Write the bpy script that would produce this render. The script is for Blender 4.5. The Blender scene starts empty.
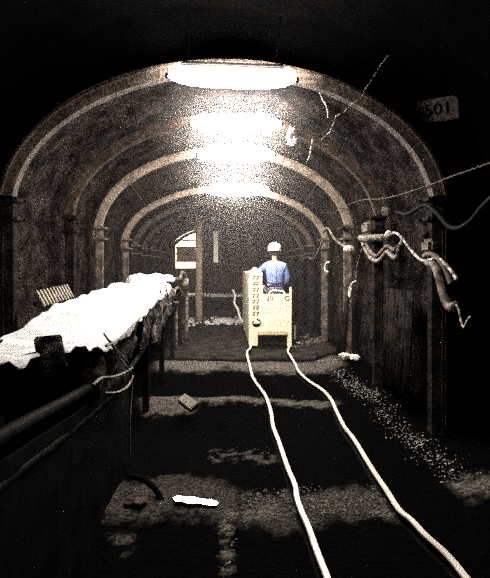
import bpy, bmesh, math, random
from mathutils import Vector, Matrix, noise
random.seed(7)
C = bpy.context.scene.collection
sc = bpy.context.scene
PI = math.pi
F = 460.0; VX, VY = 221.0, 264.0; EH = 1.58      # focal length in pixels, vanishing point, eye height

# ------------------------------------------------------------------ measuring helpers
def at(px, py, Y):                                   # point of the place at depth Y
    return Vector(((px-VX)*Y/F, Y, EH-(py-VY)*Y/F))
def on_side(px, py, X):                              # point on a wall at lateral position X
    Y = F*X/(px-VX)
    return Vector((X, Y, EH-(py-VY)*Y/F))
def on_floor(px, py, z=0.0):
    Y = F*(EH-z)/(py-VY)
    return Vector(((px-VX)*Y/F, Y, z))

# ------------------------------------------------------------------ materials
def mat(name, c1, c2=None, rough=.8, metal=0.0, scale=12, contrast=(.35, .65), bump=0.0, bscale=None, emit=0, fine=None, coat=0):
    m = bpy.data.materials.new(name); m.use_nodes = True
    nt = m.node_tree; N = nt.nodes; L = nt.links
    b = N['Principled BSDF']
    b.inputs['Roughness'].default_value = rough
    b.inputs['Metallic'].default_value = metal
    tc = N.new('ShaderNodeTexCoord')
    if c2 is None: c2 = tuple(x*.6 for x in c1)
    nz = N.new('ShaderNodeTexNoise'); nz.inputs['Scale'].default_value = scale; nz.inputs['Detail'].default_value = 6
    L.new(tc.outputs['Object'], nz.inputs['Vector'])
    r = N.new('ShaderNodeValToRGB')
    r.color_ramp.elements[0].position = contrast[0]; r.color_ramp.elements[1].position = contrast[1]
    r.color_ramp.elements[0].color = (*c2, 1); r.color_ramp.elements[1].color = (*c1, 1)
    L.new(nz.outputs['Fac'], r.inputs['Fac'])
    out = r.outputs['Color']
    if fine:                                        # fine grit: dark grains between light ones
        n2 = N.new('ShaderNodeTexNoise'); n2.inputs['Scale'].default_value = fine[0]; n2.inputs['Detail'].default_value = 2
        L.new(tc.outputs['Object'], n2.inputs['Vector'])
        r2 = N.new('ShaderNodeValToRGB')
        r2.color_ramp.elements[0].position = fine[1]; r2.color_ramp.elements[1].position = fine[2]
        r2.color_ramp.elements[0].color = (fine[3],)*3+(1,); r2.color_ramp.elements[1].color = (1, 1, 1, 1)
        L.new(n2.outputs['Fac'], r2.inputs['Fac'])
        mx = N.new('ShaderNodeMixRGB'); mx.blend_type = 'MULTIPLY'; mx.inputs['Fac'].default_value = 1
        L.new(out, mx.inputs['Color1']); L.new(r2.outputs['Color'], mx.inputs['Color2'])
        out = mx.outputs['Color']
    L.new(out, b.inputs['Base Color'])
    if bump:
        bn = N.new('ShaderNodeTexNoise'); bn.inputs['Scale'].default_value = bscale or scale*2; bn.inputs['Detail'].default_value = 5
        L.new(tc.outputs['Object'], bn.inputs['Vector'])
        bp = N.new('ShaderNodeBump'); bp.inputs['Strength'].default_value = bump; bp.inputs['Distance'].default_value = .03
        L.new(bn.outputs['Fac'], bp.inputs['Height']); L.new(bp.outputs['Normal'], b.inputs['Normal'])
    if coat: b.inputs['Coat Weight'].default_value = coat
    if emit:
        b.inputs['Emission Color'].default_value = (1.0, .955, .915, 1)
        b.inputs['Emission Strength'].default_value = emit
    b.inputs['Specular IOR Level'].default_value = (.02 if max(c1) < .13 else .2)
    return m
M = {}
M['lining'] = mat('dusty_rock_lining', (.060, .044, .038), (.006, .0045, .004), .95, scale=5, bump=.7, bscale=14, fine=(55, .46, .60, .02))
M['dark_rock'] = mat('shade_dark_rock', (.0016, .0014, .0013), (.0007, .0007, .0007), .97, scale=4, bump=.6, bscale=12)  # shade of the roadway before the first arch put into the rock colour
M['far_rock'] = mat('far_rock', (.09, .062, .058), (.015, .012, .012), .95, scale=2.4, bump=.7, bscale=9, fine=(26, .38, .62, .15))
M['arch_pale'] = mat('lit_arch_steel', (.24, .18, .13), (.11, .08, .06), .75, .0, scale=9, bump=.4, bscale=30, fine=(60, .35, .6, .4))  # arches brightest by the lamps: lamp light put into the steel colour
M['arch_dim'] = mat('dim_arch_steel', (.085, .062, .046), (.03, .022, .017), .8, .0, scale=9, bump=.4, bscale=30, fine=(50, .38, .6, .3))  # same arch steel, darkened in colour where less lamp light falls
M['arch_first'] = mat('lit_first_arch_steel', (.15, .11, .082), (.055, .04, .03), .8, .0, scale=9, bump=.4, bscale=30, fine=(50, .38, .6, .3))  # first arch: its lit band put in as a lighter steel colour
M['leg_dim'] = mat('dim_leg_steel', (.035, .027, .021), (.006, .005, .004), .8, .0, scale=7, bump=.4, bscale=30, fine=(50, .38, .6, .25))  # weakly lit legs: dimness put into the steel colour
M['leg_pale'] = mat('lit_leg_steel', (.20, .15, .11), (.04, .03, .023), .8, .0, scale=7, bump=.4, bscale=30, fine=(50, .38, .6, .4))  # same leg steel, lightened in colour for the brightly lit legs
M['clamp'] = mat('pale_clamp_steel', (.34, .28, .21), (.14, .11, .09), .6, .2, scale=20)
M['black'] = mat('black_metal', (.003, .0028, .0025), (.0015, .0015, .0015), .8, .0, scale=15)
M['rubber'] = mat('black_rubber', (.0025, .0025, .0025), (.0015, .0015, .0015), .9, scale=12)
M['conv'] = mat('conveyor_steel', (.016, .013, .010), (.001, .0009, .0008), .7, .0, scale=8, fine=(60, .35, .6, .3))
M['sheet'] = mat('white_sheet', (.86, .84, .79), (.80, .77, .71), .8, scale=6, contrast=(.3, .5), bump=.25, bscale=10)
M['tarp'] = mat('grey_tarp', (.06, .052, .042), (.004, .0035, .003), .7, scale=14, bump=.7, bscale=22)
M['rope'] = mat('pale_rope', (.30, .26, .20), (.06, .05, .04), .8, scale=30)
M['wire'] = mat('pale_wire', (.60, .54, .44), (.05, .04, .03), .6, scale=30, contrast=(.45, .58))
M['cable'] = mat('black_cable', (.010, .008, .007), (.003, .003, .003), .7, scale=20)
M['hose'] = mat('dusty_hose', (.18, .145, .11), (.03, .024, .018), .6, scale=14, contrast=(.42, .6))
M['white_cable'] = mat('white_cable', (.8, .76, .68), (.5, .46, .4), .6, scale=10)
M['rail'] = mat('polished_rail', (.88, .82, .68), (.70, .62, .46), .42, .25, scale=5)
M['loco'] = mat('yellow_paint', (.95, .84, .60), (.91, .78, .52), .55, scale=4, bump=.1)
M['loco_side'] = mat('faded_yellow_paint', (.74, .62, .36), (.6, .48, .26), .6, scale=5)
M['mark'] = mat('brown_lettering', (.26, .14, .05), (.2, .1, .035), .7)
M['loco_dark'] = mat('dark_undercarriage', (.012, .010, .008), (.004, .004, .004), .8)
M['skin'] = mat('skin', (.62, .36, .25), (.52, .29, .20), .6)
M['jacket'] = mat('blue_cotton', (.26, .31, .56), (.15, .20, .46), .85, scale=9, bump=.5, bscale=9)
M['trousers'] = mat('grey_blue_cotton', (.72, .72, .80), (.55, .56, .68), .85, scale=9)
M['belt'] = mat('dark_belt', (.02, .025, .07), (.015, .015, .04), .6)
M['helmet'] = mat('white_plastic', (.9, .87, .8), (.84, .8, .72), .35, scale=4)
M['hair'] = mat('dark_hair', (.04, .03, .025), (.02, .015, .012), .7)
M['housing'] = mat('lamp_housing_paint', (.03, .027, .024), (.015, .014, .013), .8)
M['tube'] = mat('lit_tube', (.9, .9, .9), (.9, .9, .9), .4, emit=110)
M['tube_dim'] = mat('dim_tube', (.8, .8, .8), (.8, .8, .8), .4, emit=16)
M['wood'] = mat('old_timber', (.33, .25, .17), (.16, .115, .075), .85, scale=10, bump=.4)
M['stone'] = mat('pale_stone', (.20, .175, .14), (.03, .027, .022), .9, scale=18, bump=.4)
M['grit'] = mat('pale_grit', (.60, .54, .45), (.05, .045, .038), .9, scale=25, contrast=(.45, .6))
M['brick'] = mat('grey_block', (.30, .27, .22), (.16, .14, .11), .9, scale=30, fine=(70, .35, .6, .5))
M['white_rock'] = mat('chalky_white', (.85, .80, .68), (.6, .55, .45), .85, scale=14, bump=.4)
M['plaque'] = mat('dim_plaque', (.34, .27, .23), (.13, .10, .09), .8, scale=22, fine=(60, .35, .6, .4))
M['plaque_dark'] = mat('plaque_paint', (.012, .01, .01), (.008, .008, .008), .8)
M['whitewash'] = mat('whitewash', (.85, .8, .68), (.7, .64, .52), .85, scale=6)
M['sheet_iron'] = mat('corrugated_iron', (.04, .032, .025), (.004, .0035, .003), .7, .0, scale=6, fine=(60, .35, .6, .2))
M['pale_dust'] = mat('pale_dust', (.88, .82, .75), (.5, .44, .38), .95, scale=9, bump=.5, bscale=20)
M['water'] = mat('wet_clay', (.16, .14, .11), (.1, .09, .07), .06, scale=8)
M['water'].node_tree.nodes['Principled BSDF'].inputs['Specular IOR Level'].default_value = .9

# ------------------------------------------------------------------ mesh helpers
def obj(name, bm, m, parent=None, smooth=False, kind=None):
    me = bpy.data.meshes.new(name)
    bmesh.ops.recalc_face_normals(bm, faces=bm.faces[:]) if not getattr(bm, 'keep', False) else None
    bm.to_mesh(me); bm.free()
    me.materials.append(m if not isinstance(m, str) else M[m])
    if smooth:
        for p in me.polygons: p.use_smooth = True
    o = bpy.data.objects.new(name, me); C.objects.link(o)
    if parent: o.parent = parent
    if kind: o['kind'] = kind
    return o
def thing(name, label, cat, group=None, loc=(0, 0, 0)):
    o = bpy.data.objects.new(name, None); C.objects.link(o)
    o.location = loc; o.empty_display_size = .1
    o['label'] = label; o['category'] = cat
    if group: o['group'] = group
    return o
def tag(o, label, cat, group=None, kind=None):
    o['label'] = label; o['category'] = cat
    if group: o['group'] = group
    if kind: o['kind'] = kind
    return o
def box(bm, c, s, bevel=0.0, rot=None):
    r = bmesh.ops.create_cube(bm, size=1)
    vs = r['verts']
    bmesh.ops.scale(bm, vec=s, verts=vs)
    if bevel:
        es = {e for v in vs for e in v.link_edges}
        rr = bmesh.ops.bevel(bm, geom=list(es), offset=bevel, segments=2, affect='EDGES')
        vs = list({v for f in rr['faces'] for v in f.verts} | {v for v in vs if v.is_valid})
    if rot: bmesh.ops.rotate(bm, cent=(0, 0, 0), matrix=rot, verts=vs)
    bmesh.ops.translate(bm, vec=c, verts=vs)
    return bm
def B(c, s, bevel=0.0, rot=None): return box(bmesh.new(), c, s, bevel, rot)
def smooth_path(pts, n=6):
    pts = [Vector(p) for p in pts]
    if len(pts) < 3: return pts
    P = [2*pts[0]-pts[1]] + pts + [2*pts[-1]-pts[-2]]
    out = []
    for i in range(1, len(P)-2):
        for k in range(n):
            t = k/n; a, b, c, d = P[i-1], P[i], P[i+1], P[i+2]
            out.append(.5*((2*b)+(c-a)*t+(2*a-5*b+4*c-d)*t*t+(3*b-a-3*c+d)*t**3))
    out.append(pts[-1]); return out
def tube(bm, pts, r, seg=8, cap=True):
    n = len(pts); rs = r if isinstance(r, (list, tuple)) else [r]*n
    rings = []; up = None
    for i, p in enumerate(pts):
        d = (pts[min(i+1, n-1)]-pts[max(i-1, 0)])
        if d.length < 1e-9: d = Vector((0, 0, 1))
        d.normalize()
        if up is None:
            up = Vector((0, 0, 1)) if abs(d.z) < .9 else Vector((1, 0, 0))
        a = d.cross(up)
        if a.length < 1e-4: a = d.cross(Vector((.3, 1, .1)))
        a.normalize(); b = a.cross(d).normalized(); up = b
        rings.append([bm.verts.new(p+(a*math.cos(2*PI*k/seg)+b*math.sin(2*PI*k/seg))*rs[i]) for k in range(seg)])
    for i in range(n-1):
        for k in range(seg):
            bm.faces.new((rings[i][k], rings[i][(k+1) % seg], rings[i+1][(k+1) % seg], rings[i+1][k]))
    if cap:
        bm.faces.new(rings[0][::-1]); bm.faces.new(rings[-1])
    return bm
def T(pts, r, seg=8, sm=6):
    return tube(bmesh.new(), smooth_path(pts, sm) if sm else [Vector(p) for p in pts], r, seg)
def cyl(bm, c, r, h, axis='Z', seg=16, r2=None):
    rot = {'Z': Matrix.Identity(4), 'X': Matrix.Rotation(PI/2, 4, 'Y'), 'Y': Matrix.Rotation(PI/2, 4, 'X')}[axis]
    bmesh.ops.create_cone(bm, cap_ends=True, segments=seg, radius1=r, radius2=r if r2 is None else r2, depth=h, matrix=Matrix.Translation(c) @ rot)
    return bm
def rock(bm, c, r, flat=.7, sub=1):
    res = bmesh.ops.create_icosphere(bm, subdivisions=sub, radius=1)
    s = (r*random.uniform(.7, 1.3), r*random.uniform(.7, 1.3), r*flat*random.uniform(.6, 1.2))
    a = Matrix.Rotation(random.uniform(0, 6.28), 3, 'Z') @ Matrix.Rotation(random.uniform(-.4, .4), 3, 'X')
    for v in res['verts']:
        k = random.uniform(.75, 1.15)
        v.co = Vector(c) + a @ Vector((v.co.x*s[0]*k, v.co.y*s[1]*k, v.co.z*s[2]*k))
def nz(x, y, z=0, s=1): return noise.noise(Vector((x*s, y*s, z*s)))

# ------------------------------------------------------------------ tunnel shape (per-arch measurements)
#   depth, outer half width, centre x, spring height, apex above eye
def depth(w): return F*4.0/w
AR = [(441, 222.5, 2.06, 1.81), (318, 224, 2.06, 1.86), (257, 223.5, 2.04, 1.80), (206, 225, 1.95, 1.50),
      (181, 223, 1.88, 1.42), (161, 223, 1.86, 1.40), (144, 223, 1.85, 1.40), (130, 223, 1.85, 1.40), (118, 223, 1.85, 1.40), (109, 223, 1.85, 1.40)]
ARCH = []
for w, cx, zs, ap in AR:
    Y = depth(w); ARCH.append(dict(Y=Y, cx=(cx-VX)*Y/F, a=2.0, zs=zs, top=EH+ap))
YEND = 17.2
def params(Y):
    if Y < 4.19: return 0.0, 2.32, 2.06, 3.74          # wider, higher roadway before the first arch
    if Y <= ARCH[0]['Y']: p = ARCH[0]; return p['cx'], p['a'], p['zs'], p['top']
    if Y >= ARCH[-1]['Y']: p = ARCH[-1]; return p['cx'], p['a'], p['zs'], p['top']
    for p, q in zip(ARCH, ARCH[1:]):
        if p['Y'] <= Y <= q['Y']:
            t = (Y-p['Y'])/(q['Y']-p['Y'])
            return tuple(p[k]*(1-t)+q[k]*t for k in ('cx', 'a', 'zs', 'top'))
def section_point(Y, u, off=0.0):
    """u in -1..1 over the vault (left spring to right spring)"""
    cx, a, zs, top = params(Y)
    th = (1-u)*PI/2
    return Vector((cx+(a+off)*math.cos(th), Y, zs+(top-zs+off)*math.sin(th)))

def floor_h(x, y):
    h = .018*nz(x, y, 0, 2.2)+.012*nz(x, y, 5, 7)+.006*nz(x, y, 9, 22)
    w = y + .12*nz(x, y, 3, .9)
    h += .07*math.exp(-((w-7.05)/.33)**2) + .06*math.exp(-((w-5.2)/.22)**2) - .05*math.exp(-((w-6.1)/.35)**2) - .05*math.exp(-((w-4.3)/.45)**2)
    h += .025*math.exp(-((w-3.0)/.3)**2)
    near_track = 1 if .4 < x < 1.4 else 0
    d = max(.35-x, x-1.42, 0)
    k = min(1, d/.3)
    h *= (.25+.75*k)
    if x > 1.5: h += .10*min(1, (x-1.5)/.4)+.02*nz(x, y, 1, 6)
    return h

def grid_obj(name, nu, nv, fn, m, smooth=True, kind='structure', flip=False):
    bm = bmesh.new(); bm.keep = True if False else None
    vs = [[bm.verts.new(fn(i/(nu-1), j/(nv-1))) for i in range(nu)] for j in range(nv)]
    for j in range(nv-1):
        for i in range(nu-1):
            f = (vs[j][i], vs[j][i+1], vs[j+1][i+1], vs[j+1][i])
            bm.faces.new(f[::-1] if flip else f)
    return obj(name, bm, m, None, smooth, kind)
class BM: pass

def obj_plain(name, bm, m, kind=None, smooth=True):
    me = bpy.data.meshes.new(name); bm.to_mesh(me); bm.free(); me.materials.append(m)
    for p in me.polygons: p.use_smooth = smooth
    o = bpy.data.objects.new(name, me); C.objects.link(o)
    if kind: o['kind'] = kind
    return o
def surf(name, nu, nv, fn, m):
    bm = bmesh.new()
    vs = [[bm.verts.new(fn(i/(nu-1), j/(nv-1))) for i in range(nu)] for j in range(nv)]
    for j in range(nv-1):
        for i in range(nu-1): bm.faces.new((vs[j][i], vs[j][i+1], vs[j+1][i+1], vs[j+1][i]))
    return obj_plain(name, bm, m, 'structure')

Y0, Y1 = -2.0, 4.19
OFF = .10
def vault(Ya, Yb):
    def fn(u, v):
        Y = Ya+(Yb-Ya)*v; p = section_point(Y, -1+2*u, OFF)
        c = params(Y); d = (p-Vector((c[0], Y, c[2]))).normalized()
        k = .05*nz(p.x, Y, p.z, 1.6)+.03*nz(p.x, Y, p.z, 5)+.01*nz(p.x, Y, p.z, 14)
        return p+d*(k+.02)
    return fn
def side(Ya, Yb, s):
    def fn(u, v):
        Y = Ya+(Yb-Ya)*v; cx, a, zs, top = params(Y)
        z = -.1+(zs+.1)*u
        x = cx+s*(a+OFF)
        k = .05*nz(x, Y, z, 1.6)+.03*nz(x, Y, z, 5)+.01*nz(x, Y, z, 14)
        return Vector((x+s*(k+.02), Y, z))
    return fn
surf('ceiling', 90, 90, vault(Y0, Y1), M['dark_rock'])  # darker than the far lining, to hold the near section's shade
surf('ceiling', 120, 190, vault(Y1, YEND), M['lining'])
ARCH[0]['Y'] = 4.17
def annulus(u, v):
    s = 2*u-1                                  # -1 left foot .. 1 right foot, along the portal
    if abs(s) > .7:
        sg = 1 if s > 0 else -1; z = 2.06*(1-(abs(s)-.7)/.3)-.1*((abs(s)-.7)/.3)
        a, b_ = Vector((sg*2.06, 0, z)), Vector((sg*2.52, 0, z))
    else:
        th = PI/2*(1-s/.7); a = Vector((2.06*math.cos(th), 0, 2.06+1.40*math.sin(th))); b_ = Vector((2.52*math.cos(th), 0, 2.06+1.86*math.sin(th)))
    p = a+(b_-a)*v
    return Vector((p.x, 4.215+.03*nz(p.x, 0, p.z, 5)*math.sin(v*PI), p.z))
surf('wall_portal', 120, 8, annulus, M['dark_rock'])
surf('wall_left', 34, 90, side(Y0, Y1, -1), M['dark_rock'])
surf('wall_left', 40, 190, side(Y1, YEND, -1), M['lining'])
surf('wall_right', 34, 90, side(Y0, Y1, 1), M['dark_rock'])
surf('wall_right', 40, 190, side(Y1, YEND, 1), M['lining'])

# end wall with an opening into a lit side chamber at its left
ox0, ox1, oz0, oz1 = -1.70, -.92, 1.42, 2.98
def endwall():
    bm = bmesh.new()
    xs = sorted(set([-2.4+i*.12 for i in range(42)]+[ox0, ox1])); zs = sorted(set([-.15+i*.12 for i in range(30)]+[oz0, oz1]))
    V = {}
    for x in xs:
        for z in zs:
            inside = ox0-.01 <= x <= ox1+.01 and oz0-.01 <= z <= oz1+.01
            V[x, z] = bm.verts.new((x, YEND+(0 if inside else .10*nz(x, 3, z, 1.5)+.05*nz(x, 7, z, 5)), z))
    for a, b in zip(xs, xs[1:]):
        for c, d in zip(zs, zs[1:]):
            if a >= ox0-.001 and b <= ox1+.001 and c >= oz0-.001 and d <= oz1+.001: continue
            bm.faces.new((V[a, c], V[b, c], V[b, d], V[a, d]))
    return obj_plain('wall_back', bm, M['far_rock'], 'structure')
endwall()
bm = bmesh.new()
xa, xb, za, zb, ya, yb = ox0-.3, ox1+.3, oz0-.05, oz1+.1, YEND+.02, YEND+1.3
q = [bm.verts.new(p) for p in [(xa, ya, za), (xb, ya, za), (xb, ya, zb), (xa, ya, zb), (xa, yb, za), (xb, yb, za), (xb, yb, zb), (xa, yb, zb)]]
for f in ((4, 5, 6, 7), (0, 1, 5, 4), (3, 2, 6, 7), (0, 3, 7, 4), (1, 2, 6, 5)): bm.faces.new([q[i] for i in f])
obj_plain('wall_alcove', bm, M['whitewash'], 'structure', False)
alc = bpy.data.lights.new('alcove_light', 'AREA'); alc.energy = 60; alc.shape = 'RECTANGLE'; alc.size = .9; alc.size_y = .5; alc.color = (1, .93, .8)
ao = bpy.data.objects.new('alcove_light', alc); ao.location = (-1.34, YEND+.65, oz1+.05); C.objects.link(ao)
c = thing('timber_crate', 'brown crate standing in the lit opening at the far end', 'crate', loc=(-1.34, YEND+.6, oz0+.16))
obj('body', B((0, 0, .38), (.72, .45, .60), .02), 'wood', c)
for z in (.12, .38, .62): obj('slat', B((0, -.235, z), (.76, .03, .07), .005), 'stone', c)
tag(obj('steel_bar', T([(ox0-.05, YEND-.02, 2.48), (-1.3, YEND-.03, 2.46), (ox1+.05, YEND-.02, 2.47)], .03), 'loco_dark'), 'dark horizontal bar across the lit opening at the far end', 'bar')
tag(obj('steel_bar', T([(ox0-.05, YEND-.02, 2.34), (-1.3, YEND-.03, 2.335), (ox1+.05, YEND-.02, 2.34)], .014), 'loco_dark'), 'thin lower bar across the lit opening at the far end', 'bar')
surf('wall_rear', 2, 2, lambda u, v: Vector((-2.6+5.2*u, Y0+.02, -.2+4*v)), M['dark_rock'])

# ------------------------------------------------------------------ floor
def floor_fn(u, v): 
    x = -2.5+5*u; y = Y0-.02+(YEND-Y0+.4)*v
    return Vector((x, y, floor_h(x, y)))
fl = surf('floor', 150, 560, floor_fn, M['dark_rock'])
def sstep(a, b, x): t = max(0, min(1, (x-a)/(b-a))); return t*t*(3-2*t)
def band(v, lo, hi, s): return sstep(lo-s, lo+s, v)*(1-sstep(hi-s, hi+s, v))
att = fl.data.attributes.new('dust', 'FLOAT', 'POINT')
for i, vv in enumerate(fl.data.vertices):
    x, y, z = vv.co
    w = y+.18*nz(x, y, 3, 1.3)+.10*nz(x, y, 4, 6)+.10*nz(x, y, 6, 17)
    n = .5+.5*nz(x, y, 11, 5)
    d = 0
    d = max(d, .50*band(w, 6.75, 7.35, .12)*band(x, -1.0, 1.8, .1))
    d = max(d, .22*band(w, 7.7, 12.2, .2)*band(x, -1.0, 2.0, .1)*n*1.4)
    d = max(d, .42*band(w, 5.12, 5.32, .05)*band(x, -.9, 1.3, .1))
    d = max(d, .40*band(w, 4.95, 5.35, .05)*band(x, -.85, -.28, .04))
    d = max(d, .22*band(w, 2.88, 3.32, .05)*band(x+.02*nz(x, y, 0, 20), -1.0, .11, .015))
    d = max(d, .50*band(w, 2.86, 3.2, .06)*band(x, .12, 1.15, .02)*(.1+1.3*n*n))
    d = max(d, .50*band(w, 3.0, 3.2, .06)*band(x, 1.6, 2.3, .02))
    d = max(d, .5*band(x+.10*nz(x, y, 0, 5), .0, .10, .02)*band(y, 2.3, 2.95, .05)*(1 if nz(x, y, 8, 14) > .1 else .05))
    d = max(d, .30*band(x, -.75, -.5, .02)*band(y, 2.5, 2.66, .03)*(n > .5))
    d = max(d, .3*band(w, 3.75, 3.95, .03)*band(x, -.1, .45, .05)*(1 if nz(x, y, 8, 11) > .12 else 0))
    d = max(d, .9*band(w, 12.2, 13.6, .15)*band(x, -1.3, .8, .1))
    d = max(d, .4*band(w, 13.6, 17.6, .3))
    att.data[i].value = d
fm = bpy.data.materials.new('coal_floor'); fm.use_nodes = True
nt = fm.node_tree; N = nt.nodes; L = nt.links; b = N['Principled BSDF']; b.inputs['Roughness'].default_value = .95; b.inputs['Specular IOR Level'].default_value = .01
an = N.new('ShaderNodeAttribute'); an.attribute_name = 'dust'
tc = N.new('ShaderNodeTexCoord'); n1 = N.new('ShaderNodeTexNoise'); n1.inputs['Scale'].default_value = 55; n1.inputs['Detail'].default_value = 3
L.new(tc.outputs['Object'], n1.inputs['Vector'])
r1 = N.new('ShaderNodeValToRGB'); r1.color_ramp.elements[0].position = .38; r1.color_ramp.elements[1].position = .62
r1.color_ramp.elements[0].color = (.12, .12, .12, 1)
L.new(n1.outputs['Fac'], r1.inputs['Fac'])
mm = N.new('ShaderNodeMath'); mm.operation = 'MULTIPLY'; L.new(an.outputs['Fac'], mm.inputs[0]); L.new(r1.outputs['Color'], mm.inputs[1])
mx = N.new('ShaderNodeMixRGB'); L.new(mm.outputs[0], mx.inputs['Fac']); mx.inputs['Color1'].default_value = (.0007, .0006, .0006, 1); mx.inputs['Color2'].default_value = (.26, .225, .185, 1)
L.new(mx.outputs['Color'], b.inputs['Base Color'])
bn = N.new('ShaderNodeTexNoise'); bn.inputs['Scale'].default_value = 28; bn.inputs['Detail'].default_value = 5; L.new(tc.outputs['Object'], bn.inputs['Vector'])
bp = N.new('ShaderNodeBump'); bp.inputs['Strength'].default_value = .8; bp.inputs['Distance'].default_value = .03
L.new(bn.outputs['Fac'], bp.inputs['Height']); L.new(bp.outputs['Normal'], b.inputs['Normal'])
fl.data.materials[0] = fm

def gravel(name, n, fn, r0, r1, m, label):
    bm = bmesh.new()
    for _ in range(n):
        x, y = fn(); rock(bm, (x, y, floor_h(x, y)+r0*.3), random.uniform(r0, r1)*random.choice((.6, 1, 1)))
    tag(obj(name, bm, m), label, 'gravel', kind='stuff')
gravel('gravel', 900, lambda: (random.uniform(.13, 1.15), random.gauss(3.03, .09)), 0.004, .011, 'stone', 'loose stones strewn across the ground between and beside the near rails')
gravel('gravel', 1300, lambda: (1.70+random.gauss(0, .07), random.uniform(3.2, 6.6)), .0025, .009, 'grit', 'pale grit lying along the foot of the right wall')
gravel('gravel', 300, lambda: (random.uniform(-.9, 1.8), random.gauss(7.0, .08)), .008, .02, 'stone', 'pale grit along the ground ridge in front of the yellow rail car')
gravel('gravel', 70, lambda: (random.uniform(-.1, .42), random.gauss(3.85, .07)), .003, .009, 'stone', 'few glinting chips left of the track on black ground')
gravel('gravel', 60, lambda: (random.uniform(-.02, .09), random.uniform(2.3, 2.85)), .004, .010, 'stone', 'small stones in the lower middle foreground left of the track')
gravel('rubble', 60, lambda: (random.gauss(1.62, .16), random.uniform(8.5, 9.8)), .02, .06, 'stone', 'grey rubble lying right of the yellow rail car')
gravel('gravel', 330, lambda: (random.uniform(-.95, .62), random.gauss(12.7, .35)), .02, .075, 'pale_dust', 'pale dusty rubble strip behind the rail car by the timber prop')

# low ledge across the far end with pale dust on it
l = thing('concrete_ledge', 'low dark ledge with a pale dusty top at the far end', 'ledge', loc=(0, 16.4, 0))
def led(name, zc, h, m, w):
    bm = bmesh.new()
    bmesh.ops.create_grid(bm, x_segments=40, y_segments=6, size=.5)
    bm.free(); bm = bmesh.new()
    box(bm, (0, 0, zc), (w, 1.1, h)); bmesh.ops.subdivide_edges(bm, edges=bm.edges[:], cuts=8, use_grid_fill=True)
    for v in bm.verts: v.co += Vector((0, .04*nz(v.co.x, v.co.z, 2, 5), .03*nz(v.co.x, v.co.y, 2, 5)))
    obj(name, bm, m, l)
led('body', .22, .46, 'dark_rock', 3.6); led('dust_layer', .475, .06, 'pale_dust', 3.5)

# puddle of wet clay, surface sloping slightly
bm = bmesh.new()
cen = bm.verts.new((0, 0, 0)); ring = []
pts = [(-.155, .0), (-.12, .035), (-.06, .03), (-.02, .045), (.05, .03), (.11, .04), (.16, .01), (.14, -.03), (.07, -.035), (.02, -.025), (-.04, -.045), (-.09, -.03), (-.13, -.04)]
ring = [bm.verts.new((x*.95, y, 0)) for x, y in pts]
for a_, b_ in zip(ring, ring[1:]+ring[:1]): bm.faces.new((cen, a_, b_))
g = bmesh.ops.extrude_face_region(bm, geom=bm.faces[:]); bmesh.ops.translate(bm, vec=(0, 0, -.03), verts=[v for v in g['geom'] if isinstance(v, bmesh.types.BMVert)])
pu = obj('puddle', bm, 'water'); pu.location = (-.165, 2.98, .048); pu.rotation_euler = (0, math.radians(7.2), 0)
tag(pu, 'small wet puddle shining white on the ground at the left', 'puddle')

# grey block, white rag, peg
br = obj('broken_block', B((0, 0, 0), (.20, .11, .07), .008), 'brick'); p = on_floor(188, 404, .12); br.location = (p.x, p.y, .13); br.rotation_euler = (.5, .35, -.7)
tag(br, 'tilted grey block lying on the dark ground left of the track', 'block')
bm = bmesh.new()
for i in range(7):
    rock(bm, (random.uniform(-.09, .09), random.uniform(-.04, .04), random.uniform(.02, .07)), .06, .8, 2)
w = obj('white_lump', bm, 'white_rock'); w.location = (1.90, 6.80, .17); w.scale = (1.15, 1, 1.0)
tag(w, 'bright white lump at the foot of the third arch leg, right side', 'lump')
bm = bmesh.new(); rock(bm, (0, 0, .03), .05, .7, 2); w = obj('white_lump', bm, 'white_rock'); w.location = (1.50, 8.9, .02)
tag(w, 'little pale lump on rubble just right of the yellow rail car', 'lump')
bm = bmesh.new(); cyl(bm, (0, 0, .11), .018, .26); w = obj('marker_peg', bm, 'white_cable'); w.location = (1.43, 8.9, .15)
tag(w, 'short white peg standing right of the yellow rail car', 'peg')

# ------------------------------------------------------------------ rails
def rail(pix, near, label):
    pts = [on_floor(x, y, .075) for x, y in pix]
    q0, q1 = pts[-1], pts[-2]; d_ = (q0-q1).normalized()
    pts = [near]+[q0+(near-q0)*k_ for k_ in (.7, .4, .15)] + pts[::-1]
    far = pts[-1]; fx = .555 if far.x < .8 else 1.26; pts += [Vector((fx-.02, far.y+.45, .075)), Vector((fx, far.y+1.0, .075)), Vector((fx, 10.9, .075))]
    path = smooth_path(pts, 4)
    def sweep(prof):
        bm = bmesh.new(); rings = []
        for i, p in enumerate(path):
            d = path[min(i+1, len(path)-1)]-path[max(i-1, 0)]; d.z = 0; d.normalize(); s = Vector((d.y, -d.x, 0))
            rings.append([bm.verts.new(p+s*a+Vector((0, 0, b))) for a, b in prof])
        k = len(prof)
        for i in range(len(rings)-1):
            for j in range(k): bm.faces.new((rings[i][j], rings[i][(j+1) % k], rings[i+1][(j+1) % k], rings[i+1][j]))
        bm.faces.new(rings[0]); bm.faces.new(rings[-1][::-1]); return bm
    bm = sweep([(-.013, 0), (-.017, -.005), (-.017, -.014), (.017, -.014), (.017, -.005), (.013, 0)])
    o = tag(obj('track_rail', bm, 'rail'), label, 'rail', 'rails of the narrow track')
    obj('web', sweep([(-.006, -.014), (-.006, -.062), (-.026, -.070), (-.026, -.078), (.026, -.078), (.026, -.070), (.006, -.062), (.006, -.014)]), 'black', o)
rail([(247, 352), (250, 366), (253, 377), (260, 387), (266, 396), (271, 411), (273, 425), (279, 441), (284, 456), (289, 470), (295, 484), (297, 497), (302, 511), (309, 527), (316, 547), (323, 565), (328, 578)], Vector((.50, .3, .075)), 'left bent pale rail of the narrow track')
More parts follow.
